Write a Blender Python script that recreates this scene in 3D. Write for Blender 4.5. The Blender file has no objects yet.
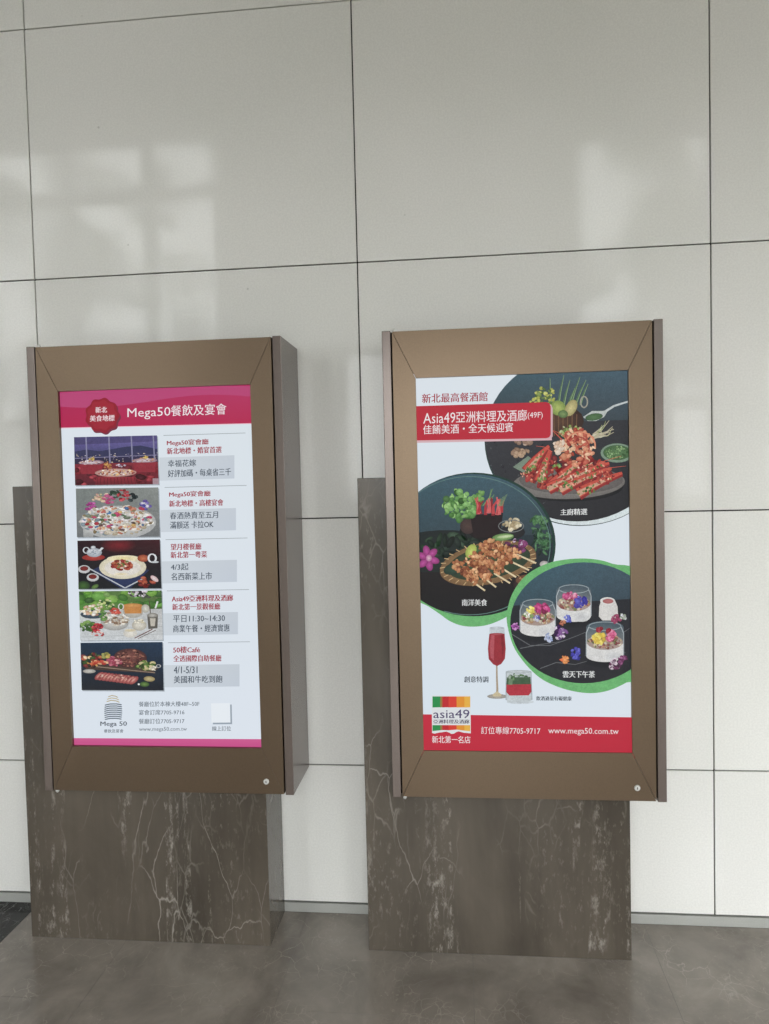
import bpy, bmesh, math, random
from mathutils import Vector, Matrix, noise
from mathutils.geometry import tessellate_polygon

scene = bpy.context.scene
COL = scene.collection

# ------------------------------------------------------------------ camera
FPX, CX, CY = 760.26, 384.5, 512.0
CAM = Vector((0.0907, -2.6918, 1.5797))
YAW, PITCH, ROLL = 0.1028, -0.0412, -0.0239
fw = Vector((-math.sin(YAW) * math.cos(PITCH), math.cos(YAW) * math.cos(PITCH), math.sin(PITCH)))
r0 = Vector((math.cos(YAW), math.sin(YAW), 0))
u0 = r0.cross(fw)
RT = math.cos(ROLL) * r0 + math.sin(ROLL) * u0
UP = -math.sin(ROLL) * r0 + math.cos(ROLL) * u0
cd = bpy.data.cameras.new('camera')
cam = bpy.data.objects.new('camera', cd)
COL.objects.link(cam)
cam.matrix_world = Matrix(((RT.x, UP.x, -fw.x, CAM.x), (RT.y, UP.y, -fw.y, CAM.y),
                           (RT.z, UP.z, -fw.z, CAM.z), (0, 0, 0, 1)))
cd.sensor_fit = 'VERTICAL'
cd.sensor_height = 24.0
cd.lens = FPX * 24.0 / 1024.0
cd.clip_start = 0.05
scene.camera = cam

# ------------------------------------------------------------------ light
SKY = 6.5
w = bpy.data.worlds.new('overcast_sky')
scene.world = w
w.use_nodes = True
bg = w.node_tree.nodes['Background']
bg.inputs['Color'].default_value = (0.95, 0.973, 0.982, 1)
bg.inputs['Strength'].default_value = SKY
scene.view_settings.view_transform = 'Standard'
scene.view_settings.look = 'None'
scene.view_settings.exposure = 0.0
scene.view_settings.gamma = 1.0
scene.view_settings.use_curve_mapping = False
scene.cycles.use_denoising = True
scene.cycles.max_bounces = 8
scene.cycles.diffuse_bounces = 5
scene.cycles.sample_clamp_indirect = 8.0


def portal(loc, rot, sx, sz):
    l = bpy.data.lights.new('sky_portal', 'AREA')
    l.shape = 'RECTANGLE'
    l.size, l.size_y = sx, sz
    l.cycles.is_portal = True
    o = bpy.data.objects.new('sky_portal', l)
    o.location = loc
    o.rotation_euler = rot
    COL.objects.link(o)


YB = -4.2              # inner face of the window wall opposite
ZT = 4.62              # window head height
portal((-3.25, YB - 0.15, 2.43), (math.pi / 2, 0, 0), 2.3, 4.86)
portal((5.1, YB - 0.15, ZT / 2), (math.pi / 2, 0, 0), 7.8, ZT)
portal((0.0, YB - 0.15, 1.37), (math.pi / 2, 0, 0), 2.0, 2.75)
portal((9.1, YB / 2, 1.37), (math.pi / 2, 0, math.pi / 2), -YB, 2.75)

# ------------------------------------------------------------------ helpers


def lin(c):
    out = []
    for v in c[:3]:
        v = max(0.0, min(1.0, v / 255.0))
        out.append(v / 12.92 if v <= 0.04045 else ((v + 0.055) / 1.055) ** 2.4)
    return (out[0], out[1], out[2], 1.0)


def tag(o, label=None, cat=None, group=None, kind=None):
    if label: o['label'] = label
    if cat: o['category'] = cat
    if group: o['group'] = group
    if kind: o['kind'] = kind
    return o


def add(name, mesh, mat=None, parent=None, loc=(0, 0, 0)):
    o = bpy.data.objects.new(name, mesh)
    COL.objects.link(o)
    if mat and not mesh.materials: mesh.materials.append(mat)
    o.parent = parent
    o.location = loc
    return o


def empty(name, loc):
    o = bpy.data.objects.new(name, None)
    o.empty_display_size = 0.1
    COL.objects.link(o)
    o.location = loc
    return o


def bm_box(bm, a, b):
    v = [bm.verts.new((x, y, z)) for x in (a[0], b[0]) for y in (a[1], b[1]) for z in (a[2], b[2])]
    for f in ((0, 1, 3, 2), (4, 6, 7, 5), (0, 4, 5, 1), (2, 3, 7, 6), (0, 2, 6, 4), (1, 5, 7, 3)):
        bm.faces.new([v[i] for i in f])


def done(bm, name, bevel=0.0, seg=1):
    bmesh.ops.recalc_face_normals(bm, faces=bm.faces)
    if bevel:
        bmesh.ops.bevel(bm, geom=list(bm.edges), offset=bevel, segments=seg, affect='EDGES', profile=0.5)
    me = bpy.data.meshes.new(name)
    bm.to_mesh(me)
    bm.free()
    return me


def box_mesh(name, a, b, bevel=0.0, seg=1):
    bm = bmesh.new()
    bm_box(bm, a, b)
    return done(bm, name, bevel, seg)


def prism_mesh(name, pts, y0, y1, bevel=0.0):
    """polygon in (x, z) extruded from y0 (back) to y1 (front)"""
    bm = bmesh.new()
    n = len(pts)
    A = [bm.verts.new((p[0], y0, p[1])) for p in pts]
    B = [bm.verts.new((p[0], y1, p[1])) for p in pts]
    bm.faces.new(A)
    bm.faces.new(B[::-1])
    for i in range(n):
        bm.faces.new((A[i], A[(i + 1) % n], B[(i + 1) % n], B[i]))
    return done(bm, name, bevel)


def lathe_mesh(name, prof, n=20, axis='Y'):
    """profile of (radius, distance along -Y)"""
    bm = bmesh.new()
    rings = []
    for r, d in prof:
        ring = []
        for k in range(n):
            a = 2 * math.pi * k / n
            if axis == 'Y': ring.append(bm.verts.new((r * math.cos(a), -d, r * math.sin(a))))
            else: ring.append(bm.verts.new((r * math.cos(a), r * math.sin(a), d)))
        rings.append(ring)
    for i in range(len(rings) - 1):
        for k in range(n):
            bm.faces.new((rings[i][k], rings[i][(k + 1) % n], rings[i + 1][(k + 1) % n], rings[i + 1][k]))
    bm.faces.new(rings[0])
    bm.faces.new(rings[-1])
    me = done(bm, name)
    return me


# ------------------------------------------------------------------ materials


class NT:
    def __init__(self, name):
        self.m = bpy.data.materials.new(name)
        self.m.use_nodes = True
        self.t = self.m.node_tree
        self.p = self.t.nodes['Principled BSDF']
        self.out = self.t.nodes['Material Output']

    def n(self, kind, **kw):
        nd = self.t.nodes.new(kind)
        for k, v in kw.items(): setattr(nd, k, v)
        return nd

    def l(self, a, b): self.t.links.new(a, b)

    def coords(self, scale=(1, 1, 1), loc=(0, 0, 0), rot=(0, 0, 0), kind='Object'):
        tc = self.n('ShaderNodeTexCoord')
        mp = self.n('ShaderNodeMapping')
        mp.inputs['Scale'].default_value = scale
        mp.inputs['Location'].default_value = loc
        mp.inputs['Rotation'].default_value = rot
        self.l(tc.outputs[kind], mp.inputs['Vector'])
        return mp.outputs['Vector']

    def world(self, scale=(1, 1, 1), loc=(0, 0, 0), rot=(0, 0, 0)):
        g = self.n('ShaderNodeNewGeometry')
        mp = self.n('ShaderNodeMapping')
        mp.inputs['Scale'].default_value = scale
        mp.inputs['Location'].default_value = loc
        mp.inputs['Rotation'].default_value = rot
        self.l(g.outputs['Position'], mp.inputs['Vector'])
        return mp.outputs['Vector']

    def noise(self, vec, scale, detail=4, rough=0.55, dist=0.0):
        nd = self.n('ShaderNodeTexNoise')
        nd.inputs['Scale'].default_value = scale
        nd.inputs['Detail'].default_value = detail
        nd.inputs['Roughness'].default_value = rough
        nd.inputs['Distortion'].default_value = dist
        self.l(vec, nd.inputs['Vector'])
        return nd.outputs['Fac']

    def ramp(self, fac, stops):
        nd = self.n('ShaderNodeValToRGB')
        e = nd.color_ramp.elements
        while len(e) < len(stops): e.new(0.5)
        for i, (p, c) in enumerate(stops):
            e[i].position = p
            e[i].color = c if len(c) == 4 else (c[0], c[1], c[2], 1)
        self.l(fac, nd.inputs['Fac'])
        return nd.outputs['Color']

    def mix(self, fac, a, b, mode='MIX'):
        nd = self.n('ShaderNodeMix', data_type='RGBA', blend_type=mode)
        if isinstance(fac, (int, float)): nd.inputs[0].default_value = fac
        else: self.l(fac, nd.inputs[0])
        for v, s in ((a, nd.inputs[6]), (b, nd.inputs[7])):
            if isinstance(v, tuple): s.default_value = v
            else: self.l(v, s)
        return nd.outputs[2]

    def math(self, op, a, b=0.0):
        nd = self.n('ShaderNodeMath', operation=op)
        for v, s in ((a, nd.inputs[0]), (b, nd.inputs[1])):
            if isinstance(v, (int, float)): s.default_value = v
            else: self.l(v, s)
        return nd.outputs[0]

    def bump(self, h, strength, dist=0.002):
        nd = self.n('ShaderNodeBump')
        nd.inputs['Strength'].default_value = strength
        nd.inputs['Distance'].default_value = dist
        self.l(h, nd.inputs['Height'])
        self.l(nd.outputs['Normal'], self.p.inputs['Normal'])

    def set(self, color=None, rough=None, metal=None, spec=None, coat=None, coat_rough=None):
        I = self.p.inputs
        if color is not None:
            if isinstance(color, tuple): I['Base Color'].default_value = color
            else: self.l(color, I['Base Color'])
        if rough is not None:
            if isinstance(rough, (int, float)): I['Roughness'].default_value = rough
            else: self.l(rough, I['Roughness'])
        if metal is not None: I['Metallic'].default_value = metal
        if spec is not None: I['Specular IOR Level'].default_value = spec
        if coat is not None: I['Coat Weight'].default_value = coat
        if coat_rough is not None: I['Coat Roughness'].default_value = coat_rough
        return self.m


BW = [(0, 0, 0, 1), (1, 1, 1, 1)]


def mat_porcelain():
    t = NT('glazed_off_white_porcelain')
    v = t.world()
    cloud = t.ramp(t.noise(v, 1.3, 3), [(0.3, lin((227, 227, 222))), (0.7, lin((232, 231, 227)))])
    fine = t.ramp(t.noise(v, 160, 2), [(0.35, (0.93, 0.93, 0.93)), (0.65, (1, 1, 1))])
    c = t.mix(1.0, cloud, fine, 'MULTIPLY')
    # sparse grey specks and scuffs
    vo = t.n('ShaderNodeTexVoronoi', feature='F1')
    vo.inputs['Scale'].default_value = 6.5
    t.l(v, vo.inputs['Vector'])
    sp = t.ramp(vo.outputs['Distance'], [(0.018, (1, 1, 1)), (0.034, (0, 0, 0))])
    gate = t.ramp(t.noise(v, 3.0, 1), [(0.52, (0, 0, 0)), (0.56, (1, 1, 1))])
    f = t.math('MULTIPLY', t.math('MULTIPLY', sp, gate), 0.4)
    c = t.mix(f, c, lin((140, 140, 132)))
    oi = t.n('ShaderNodeObjectInfo')
    var = t.ramp(oi.outputs['Random'], [(0, (0.965, 0.965, 0.965)), (1, (1, 1, 1))])
    c = t.mix(1.0, c, var, 'MULTIPLY')
    rr = t.ramp(t.noise(v, 2.2, 3), [(0.3, (0.04, 0.04, 0.04)), (0.75, (0.10, 0.10, 0.10))])
    return t.set(c, rr, 0, 0.27)


def marble(name, base_a, base_b, vein, scale, rough, streak=True, amount=1.0, stretch=(1, 1, 1), loc=(0, 0, 0), rot=(0, 0, 0), spec=0.5):
    t = NT(name)
    v = t.world(stretch, loc, rot)
    base = t.ramp(t.noise(v, 2.2 * scale, 6, 0.6, 0.4), [(0.30, lin(base_a)), (0.70, lin(base_b))])
    if streak:
        sv = t.world((7.0, 7.0, 0.35), loc)
        st = t.ramp(t.noise(sv, 1.0, 5, 0.6), [(0.3, (0.80, 0.79, 0.77)), (0.7, (1.16, 1.15, 1.14))])
        base = t.mix(1.0, base, st, 'MULTIPLY')
    # distorted cell edges give fine crack-like veins, gated into patches
    nd = t.n('ShaderNodeTexNoise')
    nd.inputs['Scale'].default_value = 5 * scale
    nd.inputs['Detail'].default_value = 5
    t.l(v, nd.inputs['Vector'])
    add_ = t.n('ShaderNodeVectorMath', operation='MULTIPLY_ADD')
    t.l(nd.outputs['Color'], add_.inputs[0])
    add_.inputs[1].default_value = (0.16 / scale,) * 3
    t.l(v, add_.inputs[2])
    fac = None
    for sc, wd, lo, hi, gs, amp in ((3.4, 0.0060, 0.57, 0.70, 2.3, 0.42), (7.5, 0.013, 0.52, 0.68, 3.1, 0.50), (17.0, 0.045, 0.53, 0.70, 5.0, 0.30)):
        vo = t.n('ShaderNodeTexVoronoi', feature='DISTANCE_TO_EDGE')
        vo.inputs['Scale'].default_value = sc * scale
        t.l(add_.outputs['Vector'], vo.inputs['Vector'])
        e = t.ramp(vo.outputs['Distance'], [(0.0, (1, 1, 1)), (wd, (0, 0, 0))])
        g = t.ramp(t.noise(v, gs * scale, 3), [(lo, (0, 0, 0)), (hi, (1, 1, 1))])
        k = t.math('MULTIPLY', t.math('MULTIPLY', e, g), amp * amount)
        fac = k if fac is None else t.math('MAXIMUM', fac, k)
    # pale grainy clouds
    gr = t.ramp(t.noise(v, 55 * scale, 3, 0.7), [(0.56, (0, 0, 0)), (0.75, (1, 1, 1))])
    gg = t.ramp(t.noise(v, 3.4 * scale, 4), [(0.50, (0, 0, 0)), (0.68, (1, 1, 1))])
    fac = t.math('MAXIMUM', fac, t.math('MULTIPLY', t.math('MULTIPLY', gr, gg), 0.4 * amount))
    if streak:
        sm = t.ramp(t.noise(t.world((5.2, 5.2, 0.28), (1.7, 0, 0.3)), 1.6, 3, 0.5, 0.6), [(0.555, (0, 0, 0)), (0.60, (1, 1, 1)), (0.645, (0, 0, 0))])
        gr2 = t.ramp(t.noise(v, 42, 4, 0.75), [(0.50, (0, 0, 0)), (0.68, (1, 1, 1))])
        fac = t.math('MAXIMUM', fac, t.math('MULTIPLY', t.math('MULTIPLY', sm, gr2), 0.55))
    c = t.mix(fac, base, lin(vein))
    return t.set(c, rough, 0, spec)


def mat_metal(name, c, rough, metal):
    t = NT(name)
    v = t.coords((1, 1, 1))
    k = t.ramp(t.noise(v, 240, 2), [(0.3, (0.94, 0.94, 0.94)), (0.7, (1.04, 1.04, 1.04))])
    return t.set(t.mix(1.0, c, k, 'MULTIPLY'), rough, metal, 0.5)


def mat_plain(name, c, rough=0.7, var=0.08, scale=12):
    t = NT(name)
    v = t.world()
    k = t.ramp(t.noise(v, scale, 4), [(0.3, (1 - var,) * 3), (0.7, (1 + var,) * 3)])
    return t.set(t.mix(1.0, c, k, 'MULTIPLY'), rough)


def mat_screen(grain=False):
    t = NT('backlit_photograph_print' if grain else 'backlit_display_print')
    a = t.n('ShaderNodeAttribute', attribute_name='Col')
    t.set((0.012, 0.012, 0.013, 1), 0.55, 0, 0.12)
    c = a.outputs['Color']
    if grain:       # fine mottling of a printed photograph
        v = t.coords()
        k = t.ramp(t.noise(v, 260, 3, 0.7), [(0.30, (0.80, 0.80, 0.80)), (0.72, (1.16, 1.16, 1.16))])
        k2 = t.ramp(t.noise(v, 70, 2, 0.6), [(0.3, (0.90, 0.90, 0.90)), (0.7, (1.08, 1.08, 1.08))])
        c = t.mix(1.0, t.mix(1.0, c, k, 'MULTIPLY'), k2, 'MULTIPLY')
    t.l(c, t.p.inputs['Emission Color'])
    t.p.inputs['Emission Strength'].default_value = 0.93
    return t.m


def mat_glass():
    t = NT('clear_window_glass')
    tr = t.n('ShaderNodeBsdfTransparent')
    gl = t.n('ShaderNodeBsdfGlossy')
    gl.inputs['Roughness'].default_value = 0.0
    mx = t.n('ShaderNodeMixShader')
    mx.inputs[0].default_value = 0.07
    t.l(tr.outputs[0], mx.inputs[1])
    t.l(gl.outputs[0], mx.inputs[2])
    t.l(mx.outputs[0], t.out.inputs['Surface'])
    return t.m


def mat_leaf():
    t = NT('tree_leaf')
    oi = t.n('ShaderNodeNewGeometry')
    c = t.ramp(oi.outputs['Random Per Island'], [(0, lin((40, 62, 30))), (1, lin((84, 110, 52)))])
    return t.set(c, 0.6)


M = {
    'tile': mat_porcelain(),
    'joint': mat_plain('dark_joint_recess', lin((46, 44, 40)), 0.9),
    'slab': marble('polished_grey_brown_marble', (61, 56, 49), (93, 86, 77), (184, 178, 168), 1.1, 0.17, True, 0.95, (1, 1, 0.38), (0.35, 0, 0.8), spec=0.26),
    'floor': marble('polished_grey_floor_stone', (112, 105, 97), (158, 150, 140), (204, 196, 184), 1.7, 0.2, False, 0.95, (1, 0.8, 1), (3.1, 1.7, 0.4), (0, 0, 0.6)),
    'floor_joint': mat_plain('floor_grout', lin((104, 99, 91)), 0.5),
    'black': marble('polished_black_marble', (16, 16, 16), (34, 34, 34), (214, 214, 210), 2.2, 0.15, False, 2.0, (1, 0.5, 1), (0.9, 2.6, 0.2), (0, 0, 0.9), spec=0.25),
    'base': mat_metal('brushed_grey_skirting', lin((176, 177, 172)), 0.4, 0.25),
    'bronze': mat_metal('bronze_anodised_frame', lin((107, 91, 74)), 0.34, 0.75),
    'wing': mat_metal('taupe_painted_casing', lin((112, 101, 95)), 0.24, 0.4),
    'inner': mat_plain('black_cabinet_interior', lin((20, 17, 15)), 0.8),
    'chrome': mat_metal('chrome_lock', lin((215, 215, 212)), 0.4, 0.5),
    'dark': mat_plain('keyhole_dark', lin((18, 18, 18)), 0.6),
    'screen': mat_screen(),
    'photo': mat_screen(True),
    'plaster': mat_plain('pale_grey_plaster', lin((205, 205, 200)), 0.85, 0.03),
    'stonepier': mat_plain('grey_stone_pier', lin((190, 188, 182)), 0.6, 0.06),
    'mullion': mat_metal('dark_grey_mullion', lin((92, 92, 90)), 0.4, 0.3),
    'glass': mat_glass(),
    'paving': mat_plain('outdoor_paving', lin((140, 138, 131)), 0.85, 0.1, 3),
    'leaf': mat_leaf(),
    'bark': mat_plain('tree_bark', lin((84, 72, 60)), 0.9, 0.2, 20),
}

# ------------------------------------------------------------------ setting
JG = 0.0046            # joint width
Z0, PH, PW, X0 = 0.5503, 0.9, 1.2, -1.4624
CEIL = 5.62
wall = add('wall_front', box_mesh('wall_front', (-9.0, 0.010, 0.0), (9.0, 0.30, CEIL)), M['joint'])
tag(wall, 'wall clad in large glossy off-white porcelain tiles', kind='structure')


def tile_mesh(h, wd=PW):
    return box_mesh('tile', (JG / 2, 0, JG / 2), (wd - JG / 2, 0.0098, h - JG / 2), 0.0008)


BT = 0.0381
full = tile_mesh(PH)
low = tile_mesh(Z0 - BT)
rows = [(BT, low)]
z = Z0
while z + PH < CEIL:
    rows.append((z, full))
    z += PH
rows.append((z, tile_mesh(CEIL - z)))
random.seed(4)
for i in range(-6, 8):
    for z, me in rows:
        o = add('tile', me, M['tile'], wall, (X0 + i * PW, 0.0, z))
        # laid by hand: a hair out of true, so reflections shift from tile to tile
        if me is full:
            o.rotation_euler = (random.uniform(-0.0008, 0.0008), 0, random.uniform(-0.0008, 0.0008))

bb = add('baseboard_front', box_mesh('baseboard_front', (-9, -0.004, 0.0), (9, 0.0095, BT - 0.003), 0.001), M['base'])
tag(bb, 'narrow grey metal skirting strip under the white wall tiles', kind='structure')

floor = add('floor', box_mesh('floor', (-9, YB - 0.2, -0.12), (9, 0.01, -0.0006)), M['floor_joint'])
tag(floor, 'polished grey-brown stone floor in front of the tiled wall', kind='structure')
FJ = 0.0014


def ftile(x0, x1, y0, y1, mat):
    me = box_mesh('tile', (FJ / 2, FJ / 2, -0.03), (x1 - x0 - FJ / 2, y1 - y0 - FJ / 2, 0.0))
    return add('tile', me, mat, floor, (x0, y0, 0))


xs = [-1.105 + 0.6 * k for k in range(-3, 9)]
xe = sorted([x for x in xs if x > -1.2] + [-1.545, -1.845, -2.4, -3.0, -3.6, -4.6, -6.0, -9.0, 4.4, 5.6, 7.2, 9.0])
ys = [-0.0045, -0.52, -1.12, -1.72, -2.32, -2.92, -3.52, YB - 0.2]
for a, b in zip(xe[:-1], xe[1:]):
    dark = abs(a + 1.845) < 0.01
    for c, d in zip(ys[:-1], ys[1:]):
        ftile(a, b, d, c, M['black'] if dark else M['floor'])

ceiling = tag(add('ceiling', box_mesh('ceiling', (-9.2, YB - 0.2, CEIL), (9.2, 0.3, CEIL + 0.25)), M['plaster']),
              'pale plaster ceiling over the lobby', kind='structure')
wl = tag(add('wall_left', box_mesh('wall_left', (-9.2, YB - 0.2, 0), (-9.0, 0.3, CEIL)), M['plaster']),
         'plain plaster end wall of the lobby', kind='structure')
DH = 2.75              # head of the unseen entrance, opened to light the lower tiled wall
bm = bmesh.new()
bm_box(bm, (-2.1, YB - 0.2, 0), (-0.95, YB, CEIL))  # unseen solid pier, widened to hold back frontal light from the left
bm_box(bm, (0.97, YB - 0.2, 0), (1.12, YB, CEIL))
bm_box(bm, (-0.95, YB - 0.2, DH), (0.97, YB, CEIL))
tag(add('wall_back', done(bm, 'wall_back'), M['stonepier']), 'unseen pale stone wall around an entrance added to light the lower tiles', kind='structure')
tag(add('wall_back', box_mesh('wall_back', (2.3, YB - 0.2, 0), (2.7, YB, CEIL)), M['stonepier']), 'narrow pale stone pier beside the narrow lobby window', kind='structure')
tag(add('trim_2', box_mesh('trim', (2.7, YB - 0.2, DH), (9.0, YB, ZT)), M['stonepier']), 'unseen stone lintel added to dim the upper right of the tiled wall', kind='structure')  # unseen lintel, added to block light from the upper right tiles
tag(add('wall_back', box_mesh('wall_back', (-9.0, YB - 0.2, 0), (-4.4, YB, CEIL)), M['stonepier']), 'unseen pale stone wall closed up to darken the left side', kind='structure')  # unseen wall without a window, so less light comes from the left
tag(add('trim_3', box_mesh('trim', (-4.4, YB - 0.2, 4.86), (-2.1, YB, CEIL)), M['stonepier']), 'stone lintel above the tall lobby window', kind='structure')
tag(add('trim_4', box_mesh('trim', (9.0, YB - 0.2, DH), (9.2, 0.3, CEIL)), M['stonepier']), 'stone lintel over the open end of the lobby', kind='structure')
tag(add('trim_1', box_mesh('trim_1', (1.12, YB - 0.2, ZT), (9, YB + 0.002, CEIL)), M['stonepier']),
    'stone lintel above the lobby windows', kind='structure')


def window(n, x0, x1, ztop, mull, trans):
    root = empty('window_%d' % n, ((x0 + x1) / 2, YB - 0.1, 0))
    tag(root, kind='structure', label='tall lobby window with grey mullions facing the tiled wall')
    hx = (x1 - x0) / 2
    ed = [-hx] + [m - (x0 + x1) / 2 for m in mull] + [hx]
    for e in ed:
        add('mullion', box_mesh('mullion', (e - 0.05, -0.06, 0), (e + 0.05, 0.06, ztop)), M['mullion'], root)
    for tz in [0.05] + trans + [ztop - 0.05]:
        for a, b in zip(ed[:-1], ed[1:]):
            add('transom', box_mesh('transom', (a + 0.05, -0.05, tz - 0.05), (b - 0.05, 0.05, tz + 0.05)), M['mullion'], root)
    for a, b in zip(ed[:-1], ed[1:]):
        add('pane', box_mesh('pane', (a + 0.05, -0.006, 0.1), (b - 0.05, 0.006, ztop - 0.1)), M['glass'], root)


window(1, -4.4, -2.1, 4.86, [-3.55, -2.78], [2.2, 4.3])
window(2, 1.12, 2.3, ZT, [], [2.2])
window(3, 2.7, 9.0, DH, [4.8, 6.9], [2.2])

gr = tag(add('ground', box_mesh('ground', (-40, -60, -0.3), (40, YB - 0.2, -0.02)), M['paving']),
         'pale outdoor paving beyond the lobby windows', kind='structure')
gr2 = tag(add('ground', box_mesh('ground', (9.0, YB - 0.2, -0.3), (40, 6, -0.02)), M['paving']),
          'pale outdoor paving beside the lobby', kind='structure')


def tree(x, y, h, r, seed, label):
    rnd = random.Random(seed)
    root = tag(empty('street_tree', (x, y, -0.02)), label, 'tree', 'trees outside the lobby')
    add('trunk', lathe_mesh('trunk', [(0.16, 0), (0.12, h * 0.3), (0.09, h * 0.55), (0.03, h * 0.85)], 10, 'Z'), M['bark'], root)
    vs, fs = [], []
    cl = [(Vector((rnd.gauss(0, .42) * r, rnd.gauss(0, .42) * r, h * 0.62 + rnd.gauss(0, .28) * h * 0.5)), rnd.uniform(.22, .42) * r) for _ in range(26)]
    for c, cr in cl:
        for _ in range(110):
            d = Vector((rnd.gauss(0, 1), rnd.gauss(0, 1), rnd.gauss(0, 1))).normalized() * cr * rnd.random() ** 0.4
            p = c + d
            a = Vector((rnd.gauss(0, 1), rnd.gauss(0, 1), rnd.gauss(0, 1))).normalized()
            b = a.orthogonal().normalized()
            s = rnd.uniform(0.07, 0.13)
            i = len(vs)
            vs += [p - a * s, p + b * s * .5, p + a * s, p - b * s * .5]
            fs.append((i, i + 1, i + 2, i + 3))
    me = bpy.data.meshes.new('foliage')
    me.from_pydata([tuple(v) for v in vs], [], fs)
    add('foliage', me, M['leaf'], root)


tree(-11.5, -11.5, 6.0, 2.0, 1, 'leafy tree outside the leftmost lobby window')
tree(-5.6, -8.4, 7.0, 1.5, 2, 'lower leafy tree in front of the grey-framed window')
tree(2.9, -8.2, 6.8, 1.3, 3, 'leafy tree outside the narrow lobby window')
tree(11.5, -11.5, 6.5, 2.0, 4, 'tall leafy tree outside the rightmost lobby window')

# ------------------------------------------------------------------ marble pedestals
T, SW, SZ, SX = 0.2137, 0.8612, 1.5896, -1.4526
C0, CW, CH, CZ = -1.356, 0.8702, 1.5135, 0.5435
YF = -0.2550


def pedestal(dx, label):
    x0, x1, xc = 0.0, SW, C0 - SX - 0.0006
    pts = [(x0, 0.0), (x1, 0.0), (x1, CZ - 0.0006), (xc, CZ - 0.0006), (xc, SZ), (x0, SZ)]
    o = add('marble_pedestal', prism_mesh('marble_pedestal', pts, -0.0045, -T, 0.0012), M['slab'], None, (SX + dx, 0, 0.0))
    return tag(o, label, 'pedestal', 'marble pedestals against the wall')


pedestal(0, 'dark grey-brown marble pedestal under the display with the pink header')
pedestal(1.2, 'dark grey-brown marble pedestal under the display with three round food photographs')

# ------------------------------------------------------------------ display cabinets
WNG, GAP = 0.0275, 0.0050
OX0, OX1, OZ0, OZ1 = 0.1050, 0.7650, 0.1565, 1.3605     # picture opening, cabinet-local
SCR_Y = YF + 0.013
sdepth = 0.0
MIT = 0.0007


def cabinet(dx, label, scr_label):
    root = tag(empty('display_cabinet', (C0 + dx, 0, CZ)), label, 'display', 'bronze display cabinets on the tiled wall')
    body = add('body', box_mesh('body', (WNG, YF + 0.05, 0.002), (CW - WNG, -0.0008, CH - 0.002)), M['inner'], root)
    for x0, x1 in ((0, WNG), (CW - WNG, CW)):
        add('side_panel', box_mesh('side_panel', (x0, YF, 0), (x1, -0.0008, CH), 0.0016, 2), M['wing'], root)
    # top and bottom closing plates of the casing
    for z0, z1 in ((0.0, 0.0018), (CH - 0.0018, CH)):
        add('end_plate', box_mesh('end_plate', (WNG, YF + 0.03, z0), (CW - WNG, -0.0008, z1)), M['wing'], root)
    dx0, dx1, dz0, dz1 = WNG + GAP, CW - WNG - GAP, 0.003, CH - 0.003
    yb, yf = YF + 0.026, YF - 0.0005
    m = MIT

    def rail(name, p):
        add(name, prism_mesh(name, p, yb, yf, 0.0003), M['bronze'], root)
    rail('frame_rail', [(dx0 + m, dz1), (OX0 + m, OZ1), (OX1 - m, OZ1), (dx1 - m, dz1)])
    rail('frame_rail', [(dx0 + m, dz0), (dx1 - m, dz0), (OX1 - m, OZ0), (OX0 + m, OZ0)])
    rail('frame_stile', [(dx0, dz0 + m), (OX0, OZ0 + m), (OX0, OZ1 - m), (dx0, dz1 - m)])
    rail('frame_stile', [(dx1, dz0 + m), (dx1, dz1 - m), (OX1, OZ1 - m), (OX1, OZ0 + m)])
    # cam lock
    lock = tag(add('lock', lathe_mesh('lock', [(0.0095, 0), (0.0095, 0.0025), (0.0080, 0.0045), (0.0062, 0.0046), (0.0058, 0.0040)], 20), M['chrome'], root, (0.7785, yf, 0.0455)), 'chrome cam lock')
    add('keyhole', box_mesh('keyhole', (-0.0013, -0.0052, -0.0036), (0.0013, -0.0042, 0.0036)), M['dark'], lock)
    for hz in (dz1 + 0.003, dz0 - 0.004):
        add('hinge_pin', lathe_mesh('hinge_pin', [(0.003, -0.0075), (0.0058, -0.004), (0.0065, 0), (0.0058, 0.004), (0.003, 0.0075)], 14, 'Z'), M['chrome'], root, (dx0 + 0.007, yf + 0.010, hz))
    # screen slab; the picture lies on its front face
    scr = add('screen', box_mesh('screen', (OX0 - 0.012, SCR_Y, OZ0 - 0.012), (OX1 + 0.012, YF + 0.0495, OZ1 + 0.012)), M['inner'], root)
    tag(scr, scr_label)
    return root, scr


# ------------------------------------------------------------------ flat print on the screens
FONT = {}


def glyphs(body):
    """text outline -> (points, faces) normalised to a unit box"""
    key = body
    if key in FONT: return FONT[key]
    cu = bpy.data.curves.new('t', 'FONT')
    cu.body = body
    cu.resolution_u = 2
    cu.fill_mode = 'FRONT'
    ob = bpy.data.objects.new('t', cu)
    COL.objects.link(ob)
    dg = bpy.context.evaluated_depsgraph_get()
    me = bpy.data.meshes.new_from_object(ob.evaluated_get(dg))
    vs = [(v.co.x, v.co.y) for v in me.vertices]
    fs = [tuple(p.vertices) for p in me.polygons]
    bpy.data.objects.remove(ob)
    bpy.data.curves.remove(cu)
    bpy.data.meshes.remove(me)
    x0, x1 = min(v[0] for v in vs), max(v[0] for v in vs)
    y0, y1 = min(v[1] for v in vs), max(v[1] for v in vs)
    FONT[key] = ([((v[0] - x0) / (x1 - x0), (v[1] - y0) / (y1 - y0)) for v in vs], fs)
    return FONT[key]


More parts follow.
